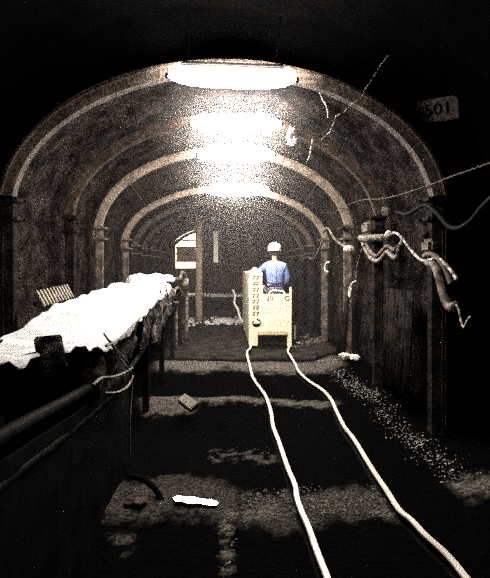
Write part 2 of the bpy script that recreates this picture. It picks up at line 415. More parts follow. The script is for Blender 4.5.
rail([(288, 351), (294, 361), (299, 371), (310, 381), (321, 388), (330, 397), (337, 411), (344, 425), (354, 438), (365, 456), (375, 472), (386, 488), (399, 508), (412, 519), (425, 533), (443, 549), (456, 563), (468, 578)], Vector((1.33, .3, .075)), 'right bent pale rail of the narrow track')

# ------------------------------------------------------------------ steel arches
ORD = ['nearest', 'second', 'third', 'fourth', 'fifth', 'sixth', 'seventh', 'eighth', 'ninth', 'farthest']
def arch_profile():                     # (outward, along tunnel): a U channel opening towards the rock
    w, h, t = .075, .10, .022
    return [(0, -w*.62), (0, w*.62), (h, w), (h, w+.03), (h-t, w+.03), (h-t, w-.012), (.028, w*.42), (.028, -w*.42), (h-t, -w+.012), (h-t, -w-.03), (h, -w-.03), (h, -w)]
def sweep_arch(path, normals, Y, k=1.0):
    prof = arch_profile(); bm = bmesh.new(); rings = []
    for p, n in zip(path, normals):
        rings.append([bm.verts.new(p+n*(a-.10)*k+Vector((0, b*k, 0))) for a, b in prof])
    m = len(prof)
    for i in range(len(rings)-1):
        for j in range(m): bm.faces.new((rings[i][j], rings[i][(j+1) % m], rings[i+1][(j+1) % m], rings[i+1][j]))
    bm.faces.new(rings[0]); bm.faces.new(rings[-1][::-1])
    return bm
for i, A in enumerate(ARCH):
    lab = {0: 'nearest and largest steel roof arch, behind the first lamp', 9: 'last and smallest steel roof arch before the end wall'}.get(i, '%s steel roof arch from the camera' % ORD[i])
    t = thing('steel_arch', lab, 'arch', 'steel arches supporting the tunnel roof', loc=(A['cx'], A['Y'], 0))
    top_m = ['arch_first', 'arch_dim', 'arch_pale', 'arch_pale', 'arch_dim', 'arch_dim', 'arch_dim', 'arch_dim', 'arch_dim', 'arch_dim'][i]  # colour per arch follows how brightly each one is lit
    zs, a, top = A['zs'], A['a'], A['top']; low = zs-.12
    path, nor = [], []
    n = 56
    for j in range(n+1):
        th = PI+.0 - PI*j/n
        p = Vector((a*math.cos(th), 0, zs+(top-zs)*math.sin(th)))
        nn = Vector((math.cos(th)*(top-zs), 0, a*math.sin(th))).normalized()
        q = .012*nz(p.x*2, A['Y'], p.z*2)
        path.append(p+nn*q); nor.append(nn)
    path = [Vector((-a, 0, low))]+path+[Vector((a, 0, low))]; nor = [Vector((-1, 0, 0))]+nor+[Vector((1, 0, 0))]
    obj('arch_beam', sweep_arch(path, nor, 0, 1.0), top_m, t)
    for s in (-1, 1):
        lp, ln = [], []
        for j in range(12):
            z = -.03+(zs+.16)*j/11
            lp.append(Vector((s*(a-.035+.006*nz(z*3, i, s)), -.012, z))); ln.append(Vector((s, 0, 0)))
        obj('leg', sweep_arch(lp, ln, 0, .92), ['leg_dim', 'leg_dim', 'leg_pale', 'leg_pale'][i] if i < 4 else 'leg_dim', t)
        for z in (zs-.07, zs+.10):
            bm = bmesh.new(); box(bm, (s*(a-.085), -.01, z), (.16, .26, .035), .006)
            cyl(bm, (s*(a-.15), -.10, z), .014, .07, 'X', 8); cyl(bm, (s*(a-.15), .09, z), .014, .07, 'X', 8)
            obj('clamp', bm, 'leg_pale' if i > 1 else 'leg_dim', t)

# tie struts between arches
st = 0
for i in range(2, 6):
    A, Bq = ARCH[i], ARCH[i+1]
    for s, u in ((1, .55), (-1, -.55)):
        p = section_point(A['Y']+.06, u, -.02); q = section_point(Bq['Y']-.06, u, -.02)
        o = obj('tie_bar', T([p, (p+q)/2, q], .013, 6, 1), 'arch_dim')
        tag(o, 'thin tie bar joining the %s and %s arches at roof %s' % (ORD[i], ORD[i+1], 'right' if s > 0 else 'left'), 'bar', 'tie bars between the arches')

# ------------------------------------------------------------------ lamps
def lamp(x, Y, z, L_, name_label, dim=False, tilt=0.0, r=.07):
    t = thing('fluorescent_lamp', name_label, 'lamp', 'tube lamps under the roof', loc=(x, Y, z)); t.rotation_euler = (0, tilt, 0)
    n = 28; pts, rs = [], []
    for j in range(n+1):
        s = -1+2*j/n; pts.append(Vector((s*L_/2, 0, 0))); rs.append(r*max(.10, (1-abs(s)**3.2)**.62))
    obj('diffuser', tube(bmesh.new(), pts, rs, 16), 'tube_dim' if dim else 'tube', t, True)
    bm = bmesh.new()
    box(bm, (0, 0, r+.02), (L_*.8, .07, .04), .012)
    v = []
    obj('housing', bm, 'housing', t)
    for e in (-1, 1): obj('end_cap', B((e*(L_*.5+.005), 0, 0), (.03, r*.5, r*.5), .006), 'housing', t)
    tz = params(Y)[3]-z-.02
    for s in (-1, 1): obj('hanger', T([(s*.38, 0, r+.06), (s*.40, 0, max(.14, tz+.02))], .007, 6, 0), 'black', t)
    return t
def lamp_at(px, py, wpx, Y, label, **k):
    p = at(px, py, Y); lamp(p.x, Y, p.z, wpx*Y/F, label, **k)
lamp_at(232, 78, 129, 3.98, 'nearest and widest lit tube lamp, hanging highest in view', tilt=.035, r=.085)
lamp_at(236, 124, 92, 5.60, 'second lit tube lamp from the camera', r=.105)
lamp_at(236, 155, 78, 6.85, 'third lit tube lamp from the camera', r=.125)
lamp_at(237, 190, 66, 8.55, 'fourth lit tube lamp, lowest of the bright ones', r=.11)
lamp_at(224, 209, 34, 13.9, 'small dim tube lamp far behind the timber prop', dim=True, r=.05)

# ------------------------------------------------------------------ central prop with its shaded side as a second post, white strip, hose
t = thing('timber_prop', 'pale round timber prop standing in mid tunnel left of the rail car', 'prop', loc=(-.595, 12.4, 0))
obj('shaft', tube(bmesh.new(), [Vector((.02*nz(j*.5, 1), 0, -.02+2.95*j/12)) for j in range(13)], [.095+.006*nz(j, 3) for j in range(13)], 14), 'wood', t, True)
obj('head_wedge', B((0, 0, 2.92), (.30, .2, .08), .01), 'wood', t)
t = thing('shaded_post', 'dark post added as the shaded side of the pale timber prop', 'post', loc=(-.385, 12.5, 0))
bm = bmesh.new(); box(bm, (0, 0, 1.48), (.03, .2, 2.96)); box(bm, (-.09, 0, 1.48), (.03, .24, 2.96)); box(bm, (.09, 0, 1.48), (.03, .24, 2.96)); obj('shaft', bm, 'loco_dark', t)  # dark half of one post, its shade built as separate geometry
obj('base_plate', B((0, 0, .015), (.32, .3, .04), .005), 'loco_dark', t)
t = thing('hanging_board', 'narrow white strip panel hanging right of the dark post', 'panel', loc=(-.15, 13.2, 1.62))
obj('board', B((0, 0, .45), (.13, .03, .9), .01), 'whitewash', t)
obj('hanger', T([(0, 0, .9), (0, 0, 1.36)], .006, 6, 0), 'black', t)
tag(obj('white_hose', T([at(233, 290, 12.0), at(235, 296, 11.8), at(234.5, 303, 11.5), at(238, 310, 11.3), at(240, 318, 11.0), at(243, 323, 10.9), at(240, 327, 11.2)], .028, 8), 'white_cable'), 'limp white hose dangling left of the yellow rail car', 'hose')

# ------------------------------------------------------------------ conveyor on the left
def zc(y):
    ks = [(-1, 1.30), (.6, 1.30), (1.48, 1.25), (1.9, 1.20), (2.4, 1.14), (3.2, 1.09), (4.5, 1.18), (5.9, 1.24), (7.8, 1.31), (10.5, 1.40), (12, 1.42)]
    for (a, p), (b, q) in zip(ks, ks[1:]):
        if a <= y <= b: t = (y-a)/(b-a); return p+(q-p)*t
    return ks[-1][1]
cv = thing('belt_conveyor', 'long dark belt conveyor on legs along the left wall', 'conveyor', loc=(-1.15, 5, 0))
def L_(p): return Vector(p)-Vector((-1.15, 5, 0))
ys = [.2+.4*k for k in range(24)]
for x in (-.74, -1.56):
    for dz, r in ((-.24, .030), (-.40, .022)):
        obj('stringer', tube(bmesh.new(), [L_((x, y, zc(y)+dz)) for y in ys], r, 8), 'conv', cv, True)
bm = bmesh.new(); rings = []
for y in ys:
    z = zc(y)-.11
    rings.append([bm.verts.new(L_((x, y, z+dz))) for x, dz in ((-1.56, .05), (-1.38, -.02), (-.92, -.02), (-.74, .05), (-.74, .035), (-.92, -.035), (-1.38, -.035), (-1.56, .035))])
for r0, r1 in zip(rings, rings[1:]):
    for k in range(8): bm.faces.new((r0[k], r0[(k+1) % 8], r1[(k+1) % 8], r1[k]))
obj('belt', bm, 'rubber', cv, True)
bm = bmesh.new(); rings = []
for y in ys:
    z = zc(y)-.52
    rings.append([bm.verts.new(L_((x, y, z+dz))) for x, dz in ((-1.5, 0), (-.8, 0), (-.8, -.015), (-1.5, -.015))])
for r0, r1 in zip(rings, rings[1:]):
    for k in range(4): bm.faces.new((r0[k], r0[(k+1) % 4], r1[(k+1) % 4], r1[k]))
obj('return_belt', bm, 'rubber', cv)
for y in (1.6, 2.6, 3.6, 4.95, 6.27, 7.6, 8.97):
    for x in (-.78, -1.56):
        z = zc(y)-.20
        bm = bmesh.new(); box(bm, L_((x, y, z/2)), (.012, .09, z)); box(bm, L_((x-.028, y-.04, z/2)), (.06, .012, z)); obj('leg', bm, 'conv', cv)
    bm = bmesh.new(); box(bm, L_((-1.17, y, .45)), (.78, .03, .04)); obj('cross_brace', bm, 'conv', cv)
for y in [1.2+k*1.0 for k in range(9)]:
    bm = bmesh.new(); cyl(bm, L_((-1.15, y, zc(y)-.19)), .04, .46, 'X', 12); 
    obj('roller', bm, 'conv', cv, True)
    bm = bmesh.new(); cyl(bm, L_((-1.15, y+.5, zc(y)-.575)), .04, .66, 'X', 12); obj('roller', bm, 'conv', cv, True)
for (ya_, yb_) in ((1.0, 2.5), (2.5, 3.62)):
    bm = bmesh.new()
    nu, nv = 14, 8; vs = []
    for j in range(nv):
        row = []
        for i in range(nu):
            y = ya_+(yb_-ya_)*i/(nu-1); z = -.02+(zc(y)-.30)*j/(nv-1)
            row.append(bm.verts.new(L_((-.725+.012*nz(y*6, z*6), y, z))))
        vs.append(row)
    for j in range(nv-1):
        for i in range(nu-1): bm.faces.new((vs[j][i], vs[j][i+1], vs[j+1][i+1], vs[j+1][i]))
    g = bmesh.ops.extrude_face_region(bm, geom=bm.faces[:]); bmesh.ops.translate(bm, vec=(-.012, 0, 0), verts=[v for v in g['geom'] if isinstance(v, bmesh.types.BMVert)])
    obj('side_panel', bm, 'black', cv)

# white sheet over the belt
bm = bmesh.new(); nu, nv = 46, 190; vs = []
for j in range(nv):
    y = .7+(6.75-.7)*j/(nv-1); row = []
    hang = .015+.05*max(0, nz(y*2.3, 3))+.03*abs(nz(y*6, 5))+(.05 if y > 2.6 else 0)*abs(math.sin(y*5))
    xr = -.70+.025*nz(y*3, 1)+.012*nz(y*11, 2); xl = -1.58+.05*nz(y*1.7, 7)+.03*nz(y*6, 8)
    if y > 6.2: xr -= .25*(y-6.2); 
    for i in range(nu):
        u = i/(nu-1); x = xl+(xr-xl)*min(1, u/.93)
        z = zc(y)+.012+(.045*max(0, min(1, (2.6-y)/.5)))*u-(.12*max(0, min(1, (3.9-y)/.9)))*(1-u)+.014*math.sin(u*PI)+.035*nz(x*1.2+y*.7, y*2.3, 1, 1)+.022*nz((x+y*.8)*6, y*2, 4, 1)+.012*nz(x*9, y*9, 6)
        if u > .93: z -= hang*(u-.93)/.07; x += .012*(u-.93)/.07+.015*nz(y*9, 4)
        if y > 6.0: z += .06*math.sin((y-6.0)/.75*PI)*u
        row.append(bm.verts.new((x, y+.02*nz(x*4, y, 9), z)))
    vs.append(row)
for j in range(nv-1):
    for i in range(nu-1): bm.faces.new((vs[j][i], vs[j][i+1], vs[j+1][i+1], vs[j+1][i]))
g = bmesh.ops.extrude_face_region(bm, geom=bm.faces[:]); bmesh.ops.translate(bm, vec=(0, 0, -.008), verts=[v for v in g['geom'] if isinstance(v, bmesh.types.BMVert)])
tag(obj('white_sheet', bm, 'sheet', None, True), 'long crumpled bright white sheet lying over the conveyor belt', 'sheet')
# bundle at its far end
def blobmesh(pts, sc_, seed, sub=3):
    bm = bmesh.new()
    for c_, r in pts:
        res = bmesh.ops.create_icosphere(bm, subdivisions=sub, radius=1)
        for v in res['verts']:
            k = 1+.22*noise.noise(v.co*1.7+Vector((seed, 0, 0)))+.12*noise.noise(v.co*4+Vector((0, seed, 0)))
            v.co = Vector(c_)+Vector((v.co.x*r*sc_[0]*k, v.co.y*r*sc_[1]*k, v.co.z*r*sc_[2]*k))
    return bm
o = obj('cloth_bundle', blobmesh([((-1.22, 6.75, 1.34), .17), ((-1.02, 7.1, 1.35), .15), ((-.90, 7.5, 1.33), .13)], (1.1, 1.4, .55), 3.1), 'sheet', None, True)
tag(o, 'bunched white cloth at the far end of the white sheet', 'cloth')
# corrugated comb of slats behind the left edge
t = thing('slatted_rack', 'comb-like rack of short dark bars behind the white sheet', 'rack', loc=(-1.66, 4.55, 1.1))
obj('rail_bar', B((0, 0, .12), (.03, .9, .04)), 'conv', t)
for k in range(11):
    o = obj('bar', B((0, 0, 0), (.02, .035, .16), .004), 'clamp', t); o.location = (.03, -.40+.08*k, .17+.02*(k/10)); o.rotation_euler = (0, -.5, 0)
t = thing('junction_box', 'small mottled dark box hanging on the front edge of white sheet', 'box', loc=at(50, 350, 1.80))
t.rotation_euler = (math.radians(-32), 0, math.radians(38))
obj('body', B((0, 0, -.012), (.105, .03, .140), .006), mat('mottled_box', (.5, .45, .38), (.03, .027, .022), .7, scale=24, contrast=(.45, .6)), t)
obj('lid', B((-.002, -.017, -.01), (.085, .008, .118), .003), mat('mottled_lid', (.7, .64, .55), (.05, .045, .04), .7, scale=22, contrast=(.45, .6)), t)
obj('bracket', B((0, .03, .05), (.03, .04, .02), .003), 'black', t)

# torn dark tarpaulin and ropes under the sheet
def tarp(ya_, yb_, drop, sd, m, label, nu=40, nv=16, xo=-.715):
    bm = bmesh.new(); vs = []
    for j in range(nv):
        v_ = j/(nv-1); row = []
        for i in range(nu):
            y = ya_+(yb_-ya_)*i/(nu-1)
            z = zc(y)-.03-v_*(drop*(.55+.45*math.sin((y-ya_)/(yb_-ya_)*PI))+.16*nz(y*3, sd)+.10*nz(y*9, sd+2))
            row.append(bm.verts.new((xo+.05*nz(y*5, v_*2, sd)+.022*math.sin(y*20+v_*3+sd), y, z)))
        vs.append(row)
    for j in range(nv-1):
        for i in range(nu-1): bm.faces.new((vs[j][i], vs[j][i+1], vs[j+1][i+1], vs[j+1][i]))
    g = bmesh.ops.extrude_face_region(bm, geom=bm.faces[:]); bmesh.ops.translate(bm, vec=(-.006, 0, 0), verts=[v for v in g['geom'] if isinstance(v, bmesh.types.BMVert)])
    tag(obj('dark_tarpaulin', bm, m, None, True), label, 'tarpaulin')
M['tarp_far'] = mat('torn_sacking', (.16, .13, .10), (.006, .005, .004), .8, scale=11, contrast=(.48, .62), bump=.7, bscale=22)
tarp(2.5, 3.85, .34, 3, 'tarp', 'crumpled dark tarpaulin hanging from the near conveyor edge')
tarp(4.0, 6.6, .40, 8, 'tarp_far', 'torn dark tarpaulin hanging along the far half of the conveyor edge', 70, 18, -.70)
def sp(px, py, X=-.66): return on_side(px, py, X)
RP = [([(104, 334), (112, 345), (118, 356), (126, 366), (131, 374)], .007, 'thick pale cord running down from the white sheet, upper left of tangle'),
      ([(110, 340), (119, 352), (128, 362), (131, 372)], .004, 'thin pale cord beside the thick one below the sheet'),
      ([(132, 368), (122, 374), (112, 377), (102, 378), (93, 385)], .008, 'pale cord curving left under the tarpaulin'),
      ([(133, 376), (128, 386), (118, 392), (105, 393)], .007, 'lowest pale cord of the tangle curving left'),
      ([(131, 366), (132, 390), (130, 420), (130, 455)], .005, 'long cord hanging straight down by the conveyor leg'),
      ([(106, 346), (116, 341), (124, 335), (132, 326), (140, 318)], .009, 'pale cord along the ragged sheet edge')]
for pts, r, lab in RP:
    tag(obj('cord', T([sp(x, y) for x, y in pts], r, 6), 'rope'), lab, 'cord', 'cords hanging off the conveyor')
RP2 = [([(160, 290), (163, 301), (169, 305), (174, 297), (176, 288)], .012, 'pale looped cord near the far cloth bundle'),
       ([(165, 285), (170, 300), (178, 303)], .010, 'pale cord crossing under the looped cord'),
       ([(155, 310), (156, 325), (154, 336), (158, 345)], .014, 'short pale cord knotted on a far conveyor leg'),
       ([(178, 287), (184, 296), (186, 300)], .022, 'stubby pale hose end beside the far conveyor leg')]
for pts, r, lab in RP2:
    tag(obj('cord', T([sp(x, y, -.70) for x, y in pts], r, 6), 'rope'), lab, 'cord', 'cords hanging off the conveyor')
# far conveyor drive: stacked clutter between sheet and prop
t = thing('drive_unit', 'cluttered dark drive unit with pipes at the conveyor far end', 'machine', loc=(-.95, 8.6, 0))
obj('gear_case', B((-.05, 0, 1.12), (.42, .8, .30), .04), 'conv', t)
bm = bmesh.new(); cyl(bm, (.0, -.75, 1.18), .13, .5, 'X', 18); obj('drum', bm, 'conv', t, True)
bm = bmesh.new(); cyl(bm, (.27, .1, 1.2), .07, .22, 'Z', 14); obj('motor', bm, 'hose', t, True)
obj('pipe', T([(.22, -.5, 1.30), (.24, -.2, 1.42), (.28, .1, 1.3), (.29, .2, .9), (.29, .2, .1)], .035, 8), 'hose', t, True)
obj('pipe', T([(.12, -.6, 1.28), (.16, -.5, 1.0), (.16, -.5, .05)], .025, 8), 'hose', t, True)
obj('lid', B((-.05, 0, 1.30), (.5, .55, .05), .01), 'stone', t)

# floor hoop and items near the lower left
tag(obj('black_hose', T([at(128, 476, 3.2), at(140, 478, 3.15), at(152, 486, 3.1), at(160, 497, 3.05), at(165, 512, 2.98)], .02, 8), 'rubber'), 'black hose arching over pale ground by the conveyor foot', 'hose')
bm = bmesh.new(); rock(bm, (0, 0, 0), .075, .2, 2); o = obj('grey_slab', bm, 'arch_dim'); o.location = (-.55, 2.98, .06)
tag(o, 'flat grey stone under the arching black hose', 'stone')

# ------------------------------------------------------------------ cables on the right wall
def W(px, py, X=1.86): return on_side(px, py, X)
def cable(name, pts, r, m, label, cat, X=1.86, sm=6, group=None):
    o = obj(name, T([W(x, y, X) for x, y in pts], r, 8, sm), m, None, True); tag(o, label, cat, group); return o
bw = cable('signal_wire', [(560, 140), (490, 163), (470, 170), (450, 177), (432, 184), (415, 190), (395, 196), (380, 199), (362, 200), (345, 206), (332, 214)], .004, 'leg_pale', 'knotted pale wire running high along the right wall', 'wire')
bm = bmesh.new()
pp = smooth_path([W(x, y) for x, y in [(490, 163), (470, 170), (450, 177), (432, 184), (415, 190), (395, 196), (380, 199), (362, 200)]], 7)
for q_ in pp: rock(bm, q_+Vector((0, 0, random.uniform(-.01, .01))), random.uniform(.006, .012), 1)
obj('knots', bm, 'hose', bw)['kind'] = 'stuff'
ws = [(388, 56, 3.9), (380, 66, 3.95), (374, 76, 3.98), (366, 88, 4.0), (361, 98, 4.0), (352, 104, 4.02), (344, 112, 4.03), (336, 116, 4.05), (333, 125, 4.05), (330, 132, 4.06), (322, 139, 4.08)]
cw = obj('hanging_wire', tube(bmesh.new(), [at(*w_) for w_ in ws], .0035, 5), 'wire'); tag(cw, 'pale zigzag wire hanging across the first arch, upper right', 'wire')
bm = bmesh.new()
for a_, b_ in zip(ws, ws[1:]):
    for k in range(3):
        t_ = k/3; rock(bm, at(a_[0]+(b_[0]-a_[0])*t_, a_[1]+(b_[1]-a_[1])*t_, a_[2]-.01), .008, 1)
obj('knots', bm, 'wire', cw)['kind'] = 'stuff'
wz = [(313, 138, 5.5), (311, 146, 5.5), (310, 154, 5.5), (307, 163, 5.6)]
tag(obj('hanging_wire', tube(bmesh.new(), [at(*w_) for w_ in wz], .007, 6), 'wire'), 'short pale wire hanging right of the second lamp', 'wire')
tag(obj('hanging_wire', T([at(319, 72, 4.3), at(318, 84, 4.3), at(321, 96, 4.3), at(327, 108, 4.3), at(328, 118, 4.3)], .006, 6), 'wire'), 'thin drooping wire right of the first lamp', 'wire')
tag(obj('hanging_wire', T([at(302, 78, 4.2), at(306, 82, 4.2), at(310, 86, 4.2)], .006, 6), 'wire'), 'tiny wire stub at the right end of first lamp', 'wire')
# coil of cable by lamp two
t = thing('cable_coil', 'small white cable coil hanging right of the second lamp', 'coil', loc=at(292, 136, 5.45))
for k, r in enumerate((.055, .085, .11)):
    obj('loop', tube(bmesh.new(), [Vector((.5*r*math.cos(a_), .01*k, r*math.sin(a_))) for a_ in [2*PI*j/18+.9 for j in range(16)]], .009, 6), 'white_cable', t, True)
obj('hook', T([(0, 0, .10), (.01, 0, .2), (.02, 0, .30)], .006, 6), 'black', t)

bar = obj('pipe_bar', T([W(361, 238), W(388, 237.5)], .045, 10, 0), 'hose', None, True); tag(bar, 'short bright pipe lying on the second arch joint, right wall', 'pipe')
o = obj('pale_block', B((0, 0, 0), (.12, .3, .15), .03), 'leg_pale'); o.location = W(369, 228, 1.88); tag(o, 'dusty block on top of the short bright pipe', 'block')
bm = bmesh.new(); rock(bm, (0, 0, 0), .035, 1, 2); o = obj('insulator', bm, 'white_rock'); o.location = W(388, 234, 1.80); tag(o, 'small white insulator at the end of the bright pipe', 'insulator')
bm = bmesh.new(); rock(bm, (0, 0, 0), .05, 1, 2); rock(bm, (0, -.06, -.02), .035, 1, 2); o = obj('insulator', bm, 'stone'); o.location = W(386, 211, 1.82); tag(o, 'pale insulator fixed above the bright pipe, right wall', 'insulator')
cable('sagging_cable', [(363, 243), (366, 250), (371, 258), (378, 261), (384, 256), (388, 252), (393, 257), (397, 257), (400, 248), (404, 240)], .028, 'hose', 'thick cable sagging in two loops below the bright pipe', 'cable')
cable('sagging_cable', [(366, 244), (371, 252), (377, 256), (383, 250), (388, 246), (394, 250), (398, 246)], .022, 'leg_pale', 'second cable sagging inside the two-loop cable', 'cable', X=1.88)
cable('sagging_cable', [(388, 236), (396, 233), (404, 241), (412, 251), (421, 260), (430, 260), (438, 258), (447, 266), (453, 273), (457, 280)], .014, 'wire', 'pale cable drooping from the bright pipe towards the thick hose', 'cable')
cable('sagging_cable', [(340, 230), (347, 226), (354, 238), (361, 237)], .016, 'cable', 'black cable from the third arch joint to the bright pipe', 'cable')
cable('thick_hose', [(428, 262), (436, 268), (440, 280), (443, 292), (447, 303), (452, 308), (456, 305)], .038, 'hose', 'thick dusty hose hanging in a hook shape at right', 'hose')
cable('hose_stub', [(424, 256), (430, 254), (438, 258), (445, 268), (449, 278), (451, 284)], .022, 'leg_pale', 'curved hose stub above the thick hooked hose', 'hose')
cable('wire_tail', [(455, 304), (459, 310), (461, 320), (464, 328), (467, 322), (470, 317)], .009, 'wire', 'pale V-shaped wire tail right of the hooked hose', 'wire', sm=2)
cable('hanging_wire', [(364, 244), (360, 256), (357, 268), (356, 280)], .010, 'hose', 'thin wire dropping beside the third arch leg', 'wire', X=1.84)
cable('curled_hook', [(356, 281), (352, 284), (349, 291), (350, 297), (351, 288)], .014, 'white_cable', 'white curled hook on the third arch leg', 'hook', X=1.84)
bm = bmesh.new(); rock(bm, (0, 0, 0), .06, 1.2, 2); o = obj('insulator', bm, 'white_rock'); o.location = W(349, 249, 1.84); tag(o, 'white insulator at the third arch joint, right side', 'insulator')
cable('sagging_cable', [(323, 232), (328, 228), (334, 238), (341, 244), (349, 249)], .02, 'hose', 'cable sagging between the fourth and third arches, right', 'cable', X=1.84)
cable('sagging_cable', [(302, 262), (306, 257), (313, 259), (318, 252), (323, 240)], .02, 'hose', 'cable sagging beyond the fourth arch, right', 'cable', X=1.84)
cable('curled_hook', [(329, 262), (326, 264), (325, 270), (328, 272)], .016, 'white_cable', 'pale curled hook on the fourth arch leg', 'hook', X=1.84)
cable('sagging_cable', [(560, 150), (490, 200), (470, 222), (452, 228), (436, 212), (425, 205), (408, 214), (396, 212)], .02, 'cable', 'black cable sagging above the thick hose, near right wall', 'cable')
# dim clamp lumps on the near right
o = obj('junction_box', B((0, 0, 0), (.1, .2, .13), .03), 'leg_pale'); o.location = W(430, 246, 1.90); tag(o, 'small dusty box on the nearest arch leg above the hose', 'box')
cable('hose_stub', [(419, 222), (424, 229), (429, 236)], .045, 'leg_dim', 'short fat hose stub right of the pale insulator', 'hose', X=1.9)
# corrugated sheets leaning on the right wall between first and second arch
for (xa_, xb_, lab, zt) in ((386, 412, 'narrow corrugated iron sheet leaning between the first two arches', 1.30), (340, 347, 'narrow corrugated strip leaning just behind the third arch leg', 1.2)):
    X = 1.93; ya_, yb_ = F*X/(xb_-VX), F*X/(xa_-VX); bm = bmesh.new(); nn = int((yb_-ya_)/.012); prev = None
    for k in range(nn+1):
        y = ya_+(yb_-ya_)*k/nn; dx = .022*math.sin(2*PI*(y-ya_)/.10)
        a_, b_ = bm.verts.new((X-.06+dx, y, .02)), bm.verts.new((X+.01+dx, y, zt))
        if prev: bm.faces.new((prev[0], a_, b_, prev[1]))
        prev = (a_, b_)
    g = bmesh.ops.extrude_face_region(bm, geom=bm.faces[:]); bmesh.ops.translate(bm, vec=(.004, 0, 0), verts=[v for v in g['geom'] if isinstance(v, bmesh.types.BMVert)])
    tag(obj('corrugated_sheet', bm, 'sheet_iron', None, True), lab, 'sheet', 'corrugated sheets on the right wall')

# sign plate hanging at upper right
SY = 4.09
t = thing('number_plate', 'dim plaque numbered 501 hanging at the upper right', 'sign', loc=at(437.5, 110, SY))
t.rotation_euler = (0, -.05, -.42)
obj('plate', B((0, 0, 0), (.34, .014, .21), .006), 'plaque', t)
def text(body, size, loc, m, parent, name, ext=.003, rot=(PI/2, 0, 0)):
    cu = bpy.data.curves.new(name, 'FONT'); cu.body = body; cu.size = size; cu.extrude = ext; cu.align_x = 'CENTER'; cu.align_y = 'CENTER'
    cu.materials.append(M[m]); o = bpy.data.objects.new(name, cu); C.objects.link(o); me = bpy.data.meshes.new_from_object(o); bpy.data.objects.remove(o); o = bpy.data.objects.new(name, me); o.location = loc; o.rotation_euler = rot; C.objects.link(o); o.parent = parent; return o
text('501', .15, (0, -.0095, 0), 'plaque_dark', t, 'lettering')
for s in (-1, 1): obj('fixing_bolt', B((s*.145, .02, .07), (.015, .045, .015), .002), 'black', t)

# ------------------------------------------------------------------ yellow rail car
LY = 8.63
t = thing('rail_car', 'yellow mine rail car with a tall cabinet on its left, seen from behind', 'rail car', loc=(.91, LY, 0))
lx = lambda X: X-.91
x0, x1, x2, x3, x4 = .52, .775, .685, 1.235, 1.313
bm = B((lx((x0+x1)/2), 1.2, .84), (x1-x0, 2.4, 1.14), .012); box(bm, (lx((x0+.64)/2), 1.2, .20), (.64-x0, 2.38, .20)); obj('side_cabinet', bm, 'loco', t)
bm = bmesh.new()                                           # rear panel with the cut-out
def prism(bm, poly, y0, y1):
    a_ = [bm.verts.new((x, y0, z)) for x, z in poly]; b_ = [bm.verts.new((x, y1, z)) for x, z in poly]; n_ = len(poly)
    bm.faces.new(a_); bm.faces.new(b_[::-1])
    for k in range(n_): bm.faces.new((a_[k], b_[k], b_[(k+1) % n_], a_[(k+1) % n_]))
prism(bm, [(lx(x0), .055), (lx(x2), .055), (lx(x2), .27), (lx(x3), .27), (lx(x3), .055), (lx(x4), .055), (lx(x4), 1.02), (lx(x0), 1.02)], -.05, -.005)
obj('rear_panel', bm, 'loco', t)
obj('lower_beam', B((lx((x2+x3)/2), -.075, .30), (x3-x2-.01, .05, .085), .01), 'loco_side', t)
obj('corner_post', B((lx(1.30), -.03, .59), (.035, .06, 1.12), .006), 'loco', t)
obj('cabinet_front', B((lx((x0+x1)/2), -.028, .845), (x1-x0-.005, .05, 1.15), .012), 'loco', t)
obj('cabinet_lid', blobmesh([((lx(.56), .06, 1.42), .065), ((lx(.62), .10, 1.44), .08), ((lx(.69), .09, 1.43), .07), ((lx(.74), .12, 1.41), .05)], (1, 1.3, .55), 2.2, 2), 'rope' if False else 'white_rock', t, True)
obj('side_panel', B((lx(1.295), 1.2, .5), (.03, 2.4, .75), .01), 'loco', t)
obj('floor_plate', B((lx(1.03), 1.2, .17), (.52, 2.3, .05)), 'loco_dark', t)
obj('front_panel', B((lx(1.03), 2.37, .62), (.54, .05, .9), .01), 'loco', t)
sx = obj('seat', B((lx(1.06), .52, .93), (.40, .42, .10), .03), 'loco_dark', t)
obj('seat_box', B((lx(1.06), .52, .54), (.34, .36, .68), .01), 'loco_dark', t)
for y in (.45, 1.9):
    for X in (.555, 1.26):
        bm = bmesh.new(); cyl(bm, (lx(X), y, .135+.02), .135, .06, 'X', 24); cyl(bm, (lx(X)+(.03 if X < 1 else -.03), y, .155), .155, .02, 'X', 24)
        obj('wheel', bm, 'loco_dark', t, True)
    bm = bmesh.new(); cyl(bm, (lx(.91), y, .155), .035, .66, 'X', 12); obj('axle', bm, 'loco_dark', t)
bm = bmesh.new(); box(bm, (lx(.96), -.11, .10), (.5, .06, .05), .01); obj('coupling_bar', bm, 'loco_dark', t)
obj('underbody', B((lx(.96), .5, .15), (.5, .9, .16), .01), 'loco_dark', t)
# vertical row of painted characters: seven pairs of strokes
for k in range(7):
    zc_ = 1.33-.112*k; bm = bmesh.new(); xc = lx(.648)
    for dx in (-.034, .034):
        box(bm, (xc+dx, -.0555, zc_+.026), (.055, .004, .018)); box(bm, (xc+dx+.008, -.0555, zc_-.006), (.018, .004, .08), 0, Matrix.Rotation(.35, 3, 'Y'))
        box(bm, (xc+dx-.012, -.0555, zc_-.02), (.035, .004, .016), 0, Matrix.Rotation(-.5, 3, 'Y'))
    obj('painted_character', bm, 'mark', t)
bm = bmesh.new()                                          # round dark emblem below
for j in range(20):
    a0, a1 = 2*PI*j/20, 2*PI*(j+1)/20
    if 4 < j < 8: continue
    ri, ro = (.015, .085) if 10 < j < 19 else (.06, .085)
    v4 = [bm.verts.new((lx(.665)+r*math.cos(a), -.056, .48+r*.95*math.sin(a))) for a, r in ((a0, ri), (a0, ro), (a1, ro), (a1, ri))]
    bm.faces.new(v4)
g = bmesh.ops.extrude_face_region(bm, geom=bm.faces[:]); bmesh.ops.translate(bm, vec=(0, .004, 0), verts=[v for v in g['geom'] if isinstance(v, bmesh.types.BMVert)])
obj('round_emblem', bm, 'loco_dark', t)
